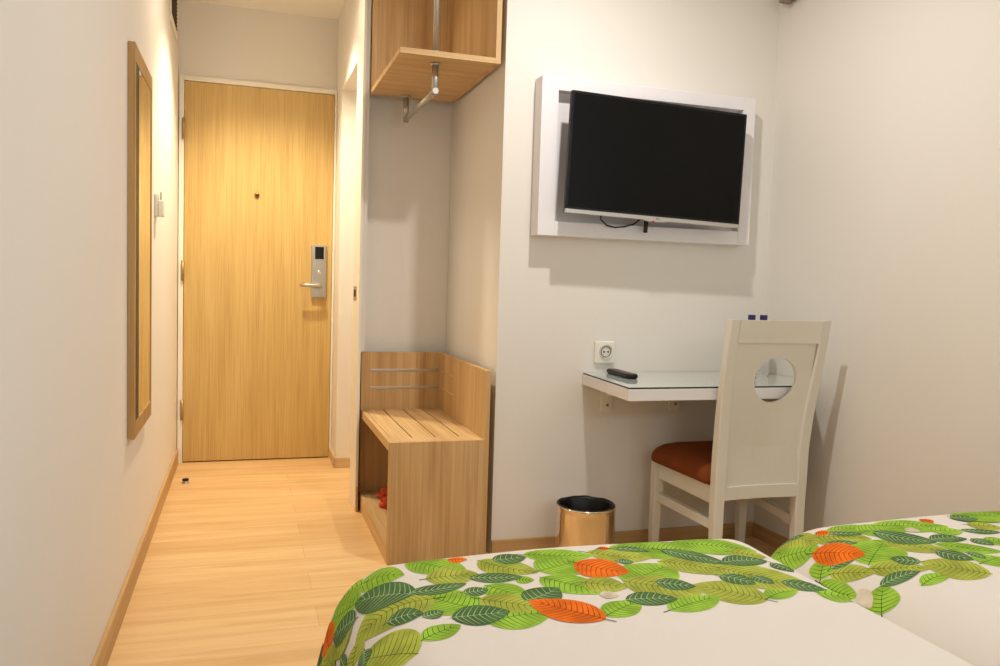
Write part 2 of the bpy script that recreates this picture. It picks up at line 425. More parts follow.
# ------------------------------------------------------------------ television panel and television
PY = 2.852
tp = thing('wall_panel', (1.86, T, 1.24), 'white lacquered box panel on the wall framing the television', 'wall panel')
ox0, ox1, oz0, oz1 = 1.396, 2.318, 1.240, 1.830
ix0, ix1, iz0, iz1 = 1.463, 2.262, 1.294, 1.780
f = MB()
f.box(ox0, PY, oz0, ix0, T-.0005, oz1, 'panel_white', .0015).box(ix1, PY, oz0, ox1, T-.0005, oz1, 'panel_white', .0015)
f.box(ix0, PY, oz0, ix1, T-.0005, iz0, 'panel_white', .0015).box(ix0, PY, iz1, ix1, T-.0005, oz1, 'panel_white', .0015)
f.build('frame', tp)
MB().box(ix0, PY+.042, iz0, ix1, T-.0005, iz1, 'panel_white').build('backing', tp)

TY = 2.775
tv = thing('television', (1.857, TY+.03, 1.54), 'black flat-screen television with silver lower edge hung slightly crooked', 'television')
tw, th = .372, .2215      # half sizes
MB().box(1.857-tw, TY, 1.54-th, 1.857+tw, TY+.022, 1.54+th, 'black', .004, 3).build('casing', tv)
MB().box(1.857-tw+.010, TY-.0012, 1.54-th+.020, 1.857+tw-.010, TY+.002, 1.54+th-.010, 'screen', .0008).build('screen', tv)
pts = [(1.857-tw, 1.54-th+.011), (1.857-tw, 1.54-th-.004), (1.80, 1.54-th-.004), (1.825, 1.54-th-.009), (1.889, 1.54-th-.009), (1.914, 1.54-th-.004), (1.857+tw, 1.54-th-.004), (1.857+tw, 1.54-th+.011)]
lip = MB().prism(pts, TY-.005, TY+.006, 'silver', 'xz', .0012).build('bottom_bezel', tv)
MB().lathe([(0, -.0035), (.0042, -.0035), (.005, -.001), (.005, .001)], 'logo_red', (1.846, TY-.005, 1.54-th-.009), 20, 'y').build('logo_badge', lip)
fc = bpy.data.curves.new('logo_text', 'FONT'); fc.body = 'LG'; fc.size = .013; fc.extrude = .0004; fc.align_x = 'LEFT'
to = bpy.data.objects.new('tmp_text', fc); COL.objects.link(to)
bpy.context.view_layer.update()
tm = bpy.data.meshes.new_from_object(to.evaluated_get(bpy.context.evaluated_depsgraph_get()))
bpy.data.objects.remove(to); tm.materials.clear(); tm.materials.append(M['logo_grey'])
lt = bpy.data.objects.new('logo_text', tm); COL.objects.link(lt); lt.parent = lip
lt.location = (-.001, -.0365, -th-.0005); lt.rotation_euler = (math.pi/2, 0, 0)
MB().box(1.857-.20, TY+.030, 1.54-.13, 1.857+.20, TY+.062, 1.54+.13, 'black', .01, 2).build('rear_housing', tv)
MB().box(1.857-.08, TY+.060, 1.54-.08, 1.857+.08, PY+.041, 1.54+.08, 'black', .003).build('wall_bracket', tv)
cb_ = MB().tube([(1.648, TY+.055, 1.345), (1.658, TY+.058, 1.305), (1.685, TY+.062, 1.287), (1.720, TY+.064, 1.282), (1.760, TY+.062, 1.288), (1.797, TY+.058, 1.300), (1.825, TY+.05, 1.325)], .0028, 'black', 8)
cb_.box(1.840, TY+.045, 1.270, 1.852, TY+.06, 1.33, 'black', .002)
cb_.build('cable', tv)
tv.rotation_euler = (0, 1.7*D2R, 0); tv.location.x -= .006; tv.location.z -= .004

# ------------------------------------------------------------------ socket
sx, sz = 1.722, .792
sk = thing('wall_socket', (sx, T, sz), 'white wall power socket just above the left end of the desk', 'socket')
MB().box(sx-.043, T-.014, sz-.045, sx+.043, T-.0005, sz+.045, 'plastic_white', .006, 3).build('face_plate', sk)
w = MB().lathe([(.027, -.006), (.027, -.0005), (.0235, -.001), (.0235, .004)], 'plastic_white', (sx+.003, T-.014, sz+.003), 32, 'y')
w.lathe([(.022, -.0005), (.022, -.0025), (.019, -.0025), (.019, -.0005)], 'taupe', (sx+.003, T-.014, sz+.003), 32, 'y')
w.build('socket_well', sk)
for dx in (-.009, .009):
    MB().lathe([(0, -.0045), (.0032, -.0045), (.0032, 0)], 'black', (sx+.003+dx, T-.014, sz+.003), 12, 'y').build('pin_hole', sk)

# ------------------------------------------------------------------ desk
DZ = .705; DX0 = 1.634; DF0 = 1.610; DY0 = 2.476
dk = thing('desk', (2.05, T, DZ), 'white wall-mounted desk top with a glass sheet below the television', 'desk')
XC = 2.345; YC = 2.62
MB().prism([(DF0, DY0), (XC, DY0), (R-.002, YC), (R-.002, T-.0005), (DX0, T-.0005)], DZ-.041, DZ, 'desk_white', 'xy', .0012).build('desk_top', dk)
e_ = .0015
g = MB().prism([(DF0+e_, DY0+e_), (XC, DY0+e_), (R-.0035, YC+e_), (R-.0035, T-.003), (DX0+e_, T-.003)], DZ+.0006, DZ+.0066, 'glass_top', 'xy')
g.box(DF0+.0009, DY0+.0008, DZ+.0008, XC, DY0+.0014, DZ+.0060, 'glass_edge')
g.prism([(DF0+.0009, DY0+.001), (DF0+.0014, DY0+.001), (DX0+.0014, T-.003), (DX0+.0009, T-.003)], DZ+.0008, DZ+.0060, 'glass_edge', 'xy')
g.build('glass_sheet', dk)
for bx in (1.738, 2.045):
    k = MB()
    k.box(bx-.026, T-.012, DZ-.155, bx+.026, T-.001, DZ-.041, 'plastic_white', .003)
    k.prism([(T-.012, DZ-.041), (T-.012, DZ-.085), (T-.30, DZ-.055), (T-.30, DZ-.041)], bx-.006, bx+.006, 'plastic_white', 'yz')
    k.lathe([(0, -.003), (.005, -.003), (.006, 0)], 'taupe', (bx+.004, T-.012, DZ-.125), 12, 'y')
    k.build('bracket', dk)
GZ = DZ+.0068

rc = thing('remote_control', (1.742, 2.80, GZ), 'black television remote lying on the left end of the desk', 'remote control', rot=-1*D2R); rc.scale = (1, 1.2, .85)
m = MB()
def rrect(w, l, r, n=5):
    P = []
    for cx, cy, a0 in ((w-r, l-r, 0), (-w+r, l-r, 90), (-w+r, -l+r, 180), (w-r, -l+r, 270)):
        for k in range(n+1):
            a = (a0+90*k/n)*D2R; P.append((cx+r*math.cos(a), cy+r*math.sin(a)))
    return P
rings = [[(x*s, y*s2, z) for x, y in rrect(.024, .088, .018)] for s, s2, z in ((.82, .96, .0002), (1, 1, .008), (1, 1, .015), (.86, .97, .021))]
m.loops(rings, 'black')
body = m.build('body'); body.parent = rc
m = MB()
for r_ in range(9):
    for c_ in (-.012, 0, .012):
        m.box(c_-.0036, -.066+r_*.013-.003, .0208, c_+.0036, -.066+r_*.013+.003, .0226, 'taupe', .0008)
bt = m.build('buttons'); bt.parent = rc
pb = MB().box(-.006, .060, .0208, .006, .068, .0226, 'logo_red', .0008).build('power_button'); pb.parent = rc; pb['label'] = 'red power button'

def bottle(x, y, label):
    o = thing('water_bottle', (x, y, GZ), label, 'bottle', 'small water bottles on the desk'); o.scale = (1, 1, 1.07)
    m = MB().lathe([(0, .002), (.024, 0), (.029, .004), (.030, .02), (.030, .06), (.028, .075), (.030, .09), (.030, .135), (.026, .16), (.015, .185), (.0115, .195), (.0115, .212)], 'bottle', n=28)
    b_ = m.build('bottle_body'); b_.parent = o
    m = MB().lathe([(.0304, .055), (.0308, .056), (.0308, .122), (.0304, .123)], 'paper', n=28); l_ = m.build('paper_sleeve'); l_.parent = o
    m = MB().lathe([(0, .230), (.0135, .230), (.0148, .2285), (.0148, .206), (.0118, .205)], 'purple', n=28); c_ = m.build('cap'); c_.parent = o
bottle(2.306, 2.79, 'water bottle with purple cap behind the chair, the left one of two')
bottle(2.362, 2.79, 'water bottle with purple cap behind the chair, the right one of two')

# ------------------------------------------------------------------ chair
ch = thing('desk_chair', (2.15, 2.60, 0), 'cream-white wooden chair with round hole in back and rust-brown seat', 'chair')
XL, XR = 1.946, 2.355
def yback(z):     # rear surface line of the back posts, read off from top to foot
    T_ = [(0, 2.438), (.12, 2.446), (.25, 2.452), (.36, 2.452), (.48, 2.450), (.62, 2.438), (.78, 2.415), (.955, 2.385)]
    for (a, ya), (b_, yb) in zip(T_[:-1], T_[1:]):
        if z <= b_:
            t = (z-a)/(b_-a); return ya+(yb-ya)*t
    return T_[-1][1]
def xsplay(z, left):  # posts lean very slightly inward at seat height
    q = min(1, max(0, (.86-z)/.42)); q = q*q*(3-2*q)
    f = max(0, .36-z)/.36
    return XL-.002+.012*q-.004*f if left else XR+.004-.015*q-.010*f
PW, PD = .044, .036
for left in (True, False):
    rings = []
    for i in range(25):
        z = .955*i/24
        x = xsplay(z, left); y = yback(z)
        w_ = PW*(.80+.20*min(1, z/.4))*(1 if z < .5 else 1-.12*(z-.5)/.45); d_ = PD*(.85+.3*math.sin(math.pi*min(1, z/.75)))
        xa, xb = (x, x+w_) if left else (x-w_, x)
        e = .004
        rings.append([(xa+e, y, z), (xb-e, y, z), (xb, y+e, z), (xb, y+d_-e, z), (xb-e, y+d_, z), (xa+e, y+d_, z), (xa, y+d_-e, z), (xa, y+e, z)])
    MB().loops(rings, 'chair_white', smooth=False).build('back_leg', ch)
# curved top rail between the posts
def backpiece(name, z0, z1, dy, th_, nx=16, nz=3, xa=None, xb=None):
    m = MB(); xa = XL+.036 if xa is None else xa; xb = XR-.034 if xb is None else xb
    rings = []
    for i in range(nx+1):
        t = i/nx; x = xa+(xb-xa)*t; bow = .012*math.sin(math.pi*t)
        r = []
        for k in range(nz+1):
            z = z0+(z1-z0)*k/nz; r.append((x, yback(z)+dy+bow, z))
        for k in range(nz, -1, -1):
            z = z0+(z1-z0)*k/nz; r.append((x, yback(z)+dy+bow+th_, z))
        rings.append(r)
    return m.loops(rings, 'chair_white', smooth=False).build(name, ch)
backpiece('top_rail', .872, .953, .001, .026)
backpiece('lower_rail', .303, .350, .000, .030)
# back panel with its oval hole
hx, hz, hrx, hrz = 2.172, .7375, .087, .083
m = MB()
xa, xb, za, zb = XL+.038, XR-.040, .345, .8735
nA = 48; nR = 7
ringsF = []
i0 = m.mi('chair_white')
def pane(front):
    V = []
    for j in range(nR+1):
        t = (j/nR)**1.15; row = []
        for k in range(nA):
            a = 2*math.pi*(k+.5)/nA; c_, s2 = math.cos(a), math.sin(a)
            ex, ez = hx+hrx*c_, hz+hrz*s2
            # ray to rectangle
            sxx = ((xb-hx)/c_ if c_ > 0 else (xa-hx)/c_) if abs(c_) > 1e-6 else 1e9
            szz = ((zb-hz)/s2 if s2 > 0 else (za-hz)/s2) if abs(s2) > 1e-6 else 1e9
            q = min(sxx, szz); bx_, bz_ = hx+q*c_, hz+q*s2
            x, z = ex+(bx_-ex)*t, ez+(bz_-ez)*t
            bow = .012*math.sin(math.pi*(x-xa)/(xb-xa))
            row.append(m.bm.verts.new((x, yback(z)+.009+bow+(0 if front else .014), z)))
        V.append(row)
    return V
F_, B_ = pane(True), pane(False)
for V, fl_ in ((F_, False), (B_, True)):
    for j in range(nR):
        for k in range(nA):
            q = [V[j][k], V[j][(k+1) % nA], V[j+1][(k+1) % nA], V[j+1][k]]
            f = m.bm.faces.new(q if fl_ else q[::-1])
# fill the corner triangles left by the radial sweep
for V in (F_, B_):
    row = V[nR]; e = bmesh.ops
    for k in range(nA):
        p, q = row[k].co, row[(k+1) % nA].co
        if abs(p.x-q.x) > 1e-4 and abs(p.z-q.z) > 1e-4:
            cx_ = xb if max(p.x, q.x) > hx else xa; cz_ = zb if max(p.z, q.z) > hz else za
            off = .009 + (0 if V is F_ else .014)
            c_ = m.bm.verts.new((cx_, yback(cz_)+off, cz_)); m.bm.faces.new([row[k], row[(k+1) % nA], c_])
for k in range(nA):
    for j in (0, nR):
        try: m.bm.faces.new([F_[j][k], F_[j][(k+1) % nA], B_[j][(k+1) % nA], B_[j][k]])
        except ValueError: pass
m.build('back_panel', ch)
# seat frame
FXL, FXR, FY = 1.905, 2.340, 2.838
SZ = .366
def bar(m, a, b_, w_, h_, mt='chair_white'):
    """flat bar from a to b; a,b are centre points, w horizontal thickness, h height"""
    a, b_ = Vector(a), Vector(b_); d = (b_-a); n_ = Vector((-d.y, d.x, 0)).normalized()*w_/2; u = Vector((0, 0, h_/2))
    m.loops([[a+n_+u, a-n_+u, a-n_-u, a+n_-u], [b_+n_+u, b_-n_+u, b_-n_-u, b_+n_-u]], mt, smooth=False)
YR = 2.452+.018
for name_, z_, h_ in (('side_rail', SZ-.032, .064), ('stretcher', .225, .034)):
    for xr_, xf_ in ((XL+.030, FXL+.020), (XR-.042, FXR-.020)):
        m = MB(); bar(m, (xr_, YR+.012, z_-.018), (xf_, FY-.02, z_+.006), .022, h_); m.build(name_, ch)
m = MB(); bar(m, (FXL+.03, FY-.018, SZ-.026), (FXR-.03, FY-.018, SZ-.026), .022, .064); m.build('front_rail', ch)
for x_, sgn in ((FXL, 1), (FXR, -1)):
    rings = []
    for i in range(11):
        z = SZ*i/10; w_ = .030+.012*z/SZ; xa_, xb_ = (x_, x_+w_*1.05) if sgn > 0 else (x_-w_*1.05, x_); ya, yb = FY-w_, FY; e = .003
        rings.append([(xa_+e, ya, z), (xb_-e, ya, z), (xb_, ya+e, z), (xb_, yb-e, z), (xb_-e, yb, z), (xa_+e, yb, z), (xa_, yb-e, z), (xa_, ya+e, z)])
    MB().loops(rings, 'chair_white', smooth=False).build('front_leg', ch)
# seat cushion: domed, rounded front corners
m = MB()
def seat_outline(s, n=10):
    pts = []
    y0_, y1_, r = YR+.022, FY+.004, .06
    xl0, xl1, xr0, xr1 = XL-.012, FXL-.022, XR-.012, FXR+.012
    pts += [(xl0, y0_), (xr0, y0_)]
    for k in range(n+1):
        a = k/n*math.pi/2; pts.append((xr1-r+r*math.cos(a), y1_-r+r*math.sin(a)))
    for k in range(n+1):
        a = math.pi/2+k/n*math.pi/2; pts.append((xl1+r+r*math.cos(a), y1_-r+r*math.sin(a)))
    # densify long sides
    out = []
    for (p, q) in zip(pts, pts[1:]+pts[:1]):
        L = math.hypot(p[0]-q[0], p[1]-q[1]); k = max(1, int(L/.03))
        for i in range(k): out.append((p[0]+(q[0]-p[0])*i/k, p[1]+(q[1]-p[1])*i/k))
    cx_, cy_ = (xl0+xr0)/2, (y0_+y1_)/2
    return [(cx_+(x-cx_)*s, cy_+(y-cy_)*s) for x, y in out]
prof = [(.97, .000), (1.0, .006), (1.0, .018), (.985, .032), (.94, .048), (.86, .062), (.7, .075), (.5, .084), (.25, .088), (.02, .089)]
m.loops([[(x, y, SZ+.010+h-.022*max(0, (FY-.02-y))/.36) for x, y in seat_outline(s)] for s, h in prof], 'suede')
m.build('seat_cushion', ch)

# ------------------------------------------------------------------ waste bin
bc = (1.578, 2.725)
wbn = thing('waste_bin', (bc[0], bc[1], 0), 'small round steel waste bin lined with a black bag beside the desk', 'waste bin')
MB().lathe([(0, .004), (.108, .004), (.111, 0), (.1112, .006), (.1112, .02), (.1108, .12), (.1105, .215), (.1105, .228), (.112, .232), (.112, .238), (.110, .241), (.107, .238), (.105, .01), (0, .012)], 'bin_steel', (bc[0], bc[1], 0), 64).build('bin_body', wbn)
m = MB()
n = 48; rings = []
for r_, z_, a_ in ((.1048, .226, .002), (.1062, .240, .001), (.1095, .2415, .001), (.104, .244, .002), (.098, .23, .004), (.088, .18, .007), (.08, .10, .008), (.06, .035, .006), (.004, .03, 0)):
    rings.append([(bc[0]+(r_ + a_*math.sin(5*t)*.6)*math.cos(t), bc[1]+(r_+a_*math.sin(7*t+1)*.5)*math.sin(t), z_+a_*.8*math.sin(6*t)+a_*.5*math.sin(11*t+2)) for t in [2*math.pi*k/n for k in range(n)]])
rings = rings[2:]
m.loops(rings, 'black', cap=False)
m.build('bin_liner', wbn)

# ------------------------------------------------------------------ small fitting high on the right wall
ft_ = MB().box(R-.045, 2.77, 2.228, R-.0005, 2.875, 2.268, 'taupe', .006, 3)
ft_.lathe([(.0, -.012), (.014, -.010), (.016, 0)], 'taupe', (R-.028, 2.835, 2.228), 20)
tag(ft_.build('wall_fitting', off=(R, 2.86, 2.22)), 'small taupe fitting high on the right wall near the corner', 'wall fitting')

# ------------------------------------------------------------------ beds
def drape_table(r, amax, flare_end, n=400, lmax=.56):
    t=[(0.0,0.0)]; h=d=0.0; ds=lmax/n
    for i in range(n):
        L=(i+.5)*ds
        a=L/r
        if a>amax: a=min(math.pi/2-.02, amax+(L-r*amax)*flare_end)
        h+=math.cos(a)*ds; d+=math.sin(a)*ds
        t.append((h,d))
    return t,ds
DRAPE={'open':drape_table(.135,1.33,.9),'seam':drape_table(.085,1.5,1.0),'soft':drape_table(.19,1.35,1.0)}
def lookup(kind,L):
    t,ds=DRAPE[kind]; x=min(L/ds,len(t)-1.001); i=int(x); f=x-i
    return t[i][0]*(1-f)+t[i+1][0]*f, t[i][1]*(1-f)+t[i+1][1]*f
# core rectangle of each bed top: x0, x1, y1, z, kind at left, kind at right
BEDS={1:(.635,1.325,1.415,.533,'open','seam'),2:(1.60,2.29,1.415,.541,'soft','seam')}
def cloth(bed,u,v):
    x0,x1,y1,z,kl,kr=BEDS[bed]
    cx=min(max(u,x0),x1); cy=min(v,y1)
    du=u-cx; dv=v-cy
    L=math.hypot(du,dv)
    # soft crown and a few lazy creases
    mid=(cx-x0)/(x1-x0)
    zt=z+.009*math.sin(math.pi*min(max(mid,0),1))**.7+.0025*math.sin(9*cx+5*cy)*math.sin(4*cy-3*cx)
    if L<1e-9: return (cx,cy,zt)
    ku=kl if du<0 else kr
    hu,du_=lookup(ku,min(L,.50)); hv,dv_=lookup('open',min(L,.50))
    w=(du/L)**2
    h=hu*w+hv*(1-w); d=du_*w+dv_*(1-w)
    if L>.12:
        ph=math.atan2(dv,abs(du)) if ku=='open' else 1.5
        amp=.012*min(1,(L-.12)/.25)
        s=math.sin(6.5*(v if abs(du)>abs(dv) else u)*2.2+ph*3)
        h+=amp*s*(0.15 if ku=='seam' and abs(du)>abs(dv) else 1)
    return (cx+du/L*h, cy+dv/L*h, zt-d)

LEAVES = [
    (1, 'L', 0.652, 1.452, 0.732, 1.368, 0.035), (1, 'L', 0.716, 1.2, 0.64, 1.3, 0.039), (1, 'L', 0.552, 1.416, 0.624, 1.384, 0.035),
    (1, 'L', 0.608, 1.128, 0.668, 1.152, 0.019), (1, 'L', 0.868, 1.412, 0.984, 1.38, 0.03), (1, 'L', 0.864, 1.324, 0.956, 1.352, 0.041),
    (1, 'L', 0.808, 1.296, 0.836, 1.284, 0.014), (1, 'L', 0.856, 1.288, 0.928, 1.2, 0.033), (1, 'L', 0.752, 1.284, 0.796, 1.216, 0.026),
    (1, 'L', 0.716, 1.148, 0.812, 1.148, 0.036), (1, 'C', 0.924, 1.196, 0.948, 1.18, 0.013), (1, 'L', 1.048, 1.408, 1.236, 1.38, 0.046),
    (1, 'L', 1.196, 1.428, 1.332, 1.36, 0.043), (1, 'L', 0.996, 1.236, 1.112, 1.304, 0.043), (1, 'C', 0.92, 1.188, 0.948, 1.184, 0.013),
    (1, 'L', 0.896, 1.112, 0.968, 1.148, 0.023), (1, 'L', 1.008, 1.108, 1.112, 1.144, 0.024), (2, 'L', 1.46, 1.516, 1.448, 1.428, 0.021),
    (2, 'L', 1.444, 1.444, 1.504, 1.38, 0.033), (2, 'L', 1.444, 1.312, 1.488, 1.34, 0.023), (2, 'L', 1.436, 1.304, 1.448, 1.216, 0.02),
    (1, 'L', 1.204, 1.128, 1.276, 1.152, 0.017), (1, 'L', 1.312, 1.14, 1.364, 1.112, 0.027), (2, 'L', 1.568, 1.416, 1.684, 1.396, 0.026),
    (2, 'L', 1.528, 1.256, 1.628, 1.324, 0.043), (2, 'L', 1.62, 1.384, 1.72, 1.368, 0.036), (2, 'L', 1.688, 1.412, 1.828, 1.364, 0.036),
    (2, 'C', 1.728, 1.372, 1.748, 1.352, 0.013), (2, 'L', 1.776, 1.352, 1.836, 1.328, 0.023), (2, 'L', 1.924, 1.424, 2.032, 1.392, 0.044),
    (2, 'L', 1.716, 1.272, 1.8, 1.204, 0.025), (2, 'L', 1.536, 1.132, 1.604, 1.14, 0.015), (2, 'L', 1.444, 1.144, 1.492, 1.184, 0.026),
    (2, 'C', 1.464, 1.216, 1.444, 1.172, 0.012), (2, 'L', 1.712, 1.164, 1.772, 1.176, 0.028), (2, 'L', 1.828, 1.264, 1.868, 1.236, 0.022),
    (1, 'L', 0.536, 1.364, 0.472, 1.42, 0.035), (1, 'L', 0.556, 1.416, 0.488, 1.44, 0.032), (1, 'O', 0.664, 1.348, 0.748, 1.344, 0.035),
    (1, 'O', 0.648, 1.26, 0.516, 1.248, 0.052), (1, 'O', 0.588, 1.1, 0.512, 1.184, 0.047), (1, 'O', 0.776, 1.404, 0.852, 1.32, 0.031),
    (1, 'O', 0.916, 1.248, 0.976, 1.212, 0.031), (1, 'O', 0.728, 1.232, 0.808, 1.172, 0.029), (1, 'O', 0.992, 1.396, 1.096, 1.352, 0.029),
    (1, 'O', 1.108, 1.324, 1.2, 1.252, 0.035), (1, 'O', 1.28, 1.356, 1.336, 1.324, 0.025), (1, 'O', 0.992, 1.236, 1.092, 1.168, 0.044),
    (1, 'O', 1.192, 1.124, 1.108, 1.2, 0.046), (1, 'O', 1.2, 1.284, 1.32, 1.164, 0.054), (2, 'O', 1.484, 1.504, 1.512, 1.396, 0.025),
    (2, 'O', 1.464, 1.296, 1.508, 1.228, 0.019), (2, 'O', 1.524, 1.42, 1.608, 1.348, 0.03), (2, 'O', 1.892, 1.36, 1.944, 1.324, 0.028),
    (2, 'O', 1.624, 1.316, 1.7, 1.236, 0.03), (2, 'O', 1.516, 1.24, 1.592, 1.176, 0.024), (2, 'O', 1.676, 1.12, 1.608, 1.2, 0.047),
    (1, 'O', 0.44, 1.304, 0.436, 1.372, 0.022), (1, 'O', 0.512, 1.308, 0.452, 1.32, 0.028), (1, 'O', 0.488, 1.208, 0.516, 1.244, 0.021),
    (1, 'D', 0.624, 1.3, 0.716, 1.304, 0.02), (1, 'D', 0.624, 1.292, 0.536, 1.364, 0.042), (1, 'D', 0.572, 1.224, 0.624, 1.212, 0.024),
    (1, 'D', 0.624, 1.2, 0.656, 1.208, 0.015), (1, 'D', 0.8, 1.4, 0.86, 1.4, 0.027), (1, 'D', 0.736, 1.328, 0.82, 1.304, 0.022),
    (1, 'D', 0.796, 1.204, 0.86, 1.236, 0.032), (1, 'D', 0.708, 1.268, 0.748, 1.268, 0.018), (1, 'D', 0.668, 1.18, 0.752, 1.172, 0.034),
    (1, 'D', 1.048, 1.408, 1.112, 1.384, 0.015), (1, 'D', 1.144, 1.384, 1.228, 1.296, 0.027), (1, 'D', 1.024, 1.34, 1.052, 1.332, 0.013),
    (1, 'D', 1.232, 1.304, 1.32, 1.3, 0.027), (1, 'D', 1.044, 1.224, 1.1, 1.196, 0.028), (1, 'D', 0.956, 1.16, 1.036, 1.148, 0.027),
    (1, 'D', 1.18, 1.236, 1.22, 1.192, 0.027), (2, 'D', 1.488, 1.504, 1.52, 1.448, 0.015), (2, 'D', 1.476, 1.308, 1.528, 1.292, 0.017),
    (2, 'D', 1.524, 1.376, 1.568, 1.336, 0.013), (1, 'D', 1.328, 1.288, 1.34, 1.244, 0.021), (1, 'D', 1.28, 1.192, 1.336, 1.152, 0.026),
    (1, 'D', 1.244, 1.228, 1.256, 1.188, 0.018), (2, 'D', 1.56, 1.408, 1.616, 1.376, 0.014), (2, 'D', 1.648, 1.372, 1.72, 1.288, 0.039),
    (2, 'D', 1.728, 1.3, 1.8, 1.284, 0.024), (2, 'D', 1.896, 1.408, 1.948, 1.388, 0.025), (2, 'D', 1.844, 1.332, 1.912, 1.3, 0.017),
    (2, 'D', 1.68, 1.24, 1.708, 1.184, 0.028), (2, 'D', 1.736, 1.22, 1.736, 1.18, 0.012), (2, 'D', 1.604, 1.208, 1.568, 1.24, 0.022),
    (2, 'D', 1.492, 1.188, 1.564, 1.172, 0.017), (2, 'D', 1.816, 1.28, 1.82, 1.236, 0.02), (1, 'D', 0.52, 1.316, 0.468, 1.356, 0.03),
    (1, 'D', 0.52, 1.2, 0.512, 1.164, 0.016), (1, 'D', 0.468, 1.28, 0.472, 1.232, 0.012), (1, 'D', 0.428, 1.436, 0.384, 1.436, 0.02),
    (1, 'R', 0.72, 1.432, 0.752, 1.42, 0.015), (1, 'R', 0.944, 1.344, 1.012, 1.28, 0.041), (1, 'R', 0.884, 1.104, 0.804, 1.196, 0.032),
    (1, 'R', 1.02, 1.416, 1.04, 1.412, 0.009), (2, 'R', 1.488, 1.372, 1.54, 1.288, 0.03), (2, 'R', 1.544, 1.432, 1.56, 1.408, 0.011),
    (2, 'R', 1.812, 1.412, 1.84, 1.408, 0.013), (1, 'R', 0.444, 1.364, 0.46, 1.432, 0.025),
]

LEAFCOL = {
 'L': (rgb(156, 196, 66), rgb(64, 112, 26)), 'O': (rgb(176, 184, 76), rgb(96, 112, 30)),
 'D': (rgb(84, 118, 66), rgb(178, 200, 150)), 'R': (rgb(243, 118, 30), rgb(150, 52, 12)),
 'C': (rgb(222, 208, 182), rgb(170, 150, 120)), 'K': (rgb(118, 172, 40), rgb(48, 88, 26)), 'S': (rgb(50, 66, 34), rgb(50, 66, 34)),
}
LM = {}
for k, (a, b_) in LEAFCOL.items():
    mm, nt, bb = new_mat('leaf_print_'+{'L': 'light', 'O': 'olive', 'D': 'dark', 'R': 'orange', 'C': 'cream', 'K': 'mid', 'S': 'stem'}[k])
    nn = nt.nodes.new('ShaderNodeTexNoise'); nn.inputs['Scale'].default_value = 22; nn.inputs['Detail'].default_value = 2
    tc = nt.nodes.new('ShaderNodeTexCoord'); nt.links.new(tc.outputs['Object'], nn.inputs['Vector'])
    rr = nt.nodes.new('ShaderNodeValToRGB'); rr.color_ramp.elements[0].position = .35; rr.color_ramp.elements[1].position = .65
    rr.color_ramp.elements[0].color = [c*.78 for c in a[:3]]+[1]; rr.color_ramp.elements[1].color = [min(1, c*1.15) for c in a[:3]]+[1]
    nt.links.new(nn.outputs['Fac'], rr.inputs['Fac']); nt.links.new(rr.outputs['Color'], bb.inputs['Base Color'])
    bb.inputs['Roughness'].default_value = .85; bb.inputs['Specular IOR Level'].default_value = .15
    LM[k] = mm
    LM[k+'v'] = plain('leaf_vein_'+mm.name[11:], b_, .85, spec=.1)

def surf(bed, u, v, off):
    e = .002
    p = Vector(cloth(bed, u, v)); a = Vector(cloth(bed, u+e, v))-Vector(cloth(bed, u-e, v)); b_ = Vector(cloth(bed, u, v+e))-Vector(cloth(bed, u, v-e))
    n_ = a.cross(b_)
    if n_.length < 1e-12: n_ = Vector((0, 0, 1))
    n_.normalize()
    return p+n_*off

def leaf_width(t):            # unit-length leaf profile, blunt at the stem end and pointed at the tip
    return (math.sin(math.pi*min(1, t)**.85)**.75) if 0 < t < 1 else 0

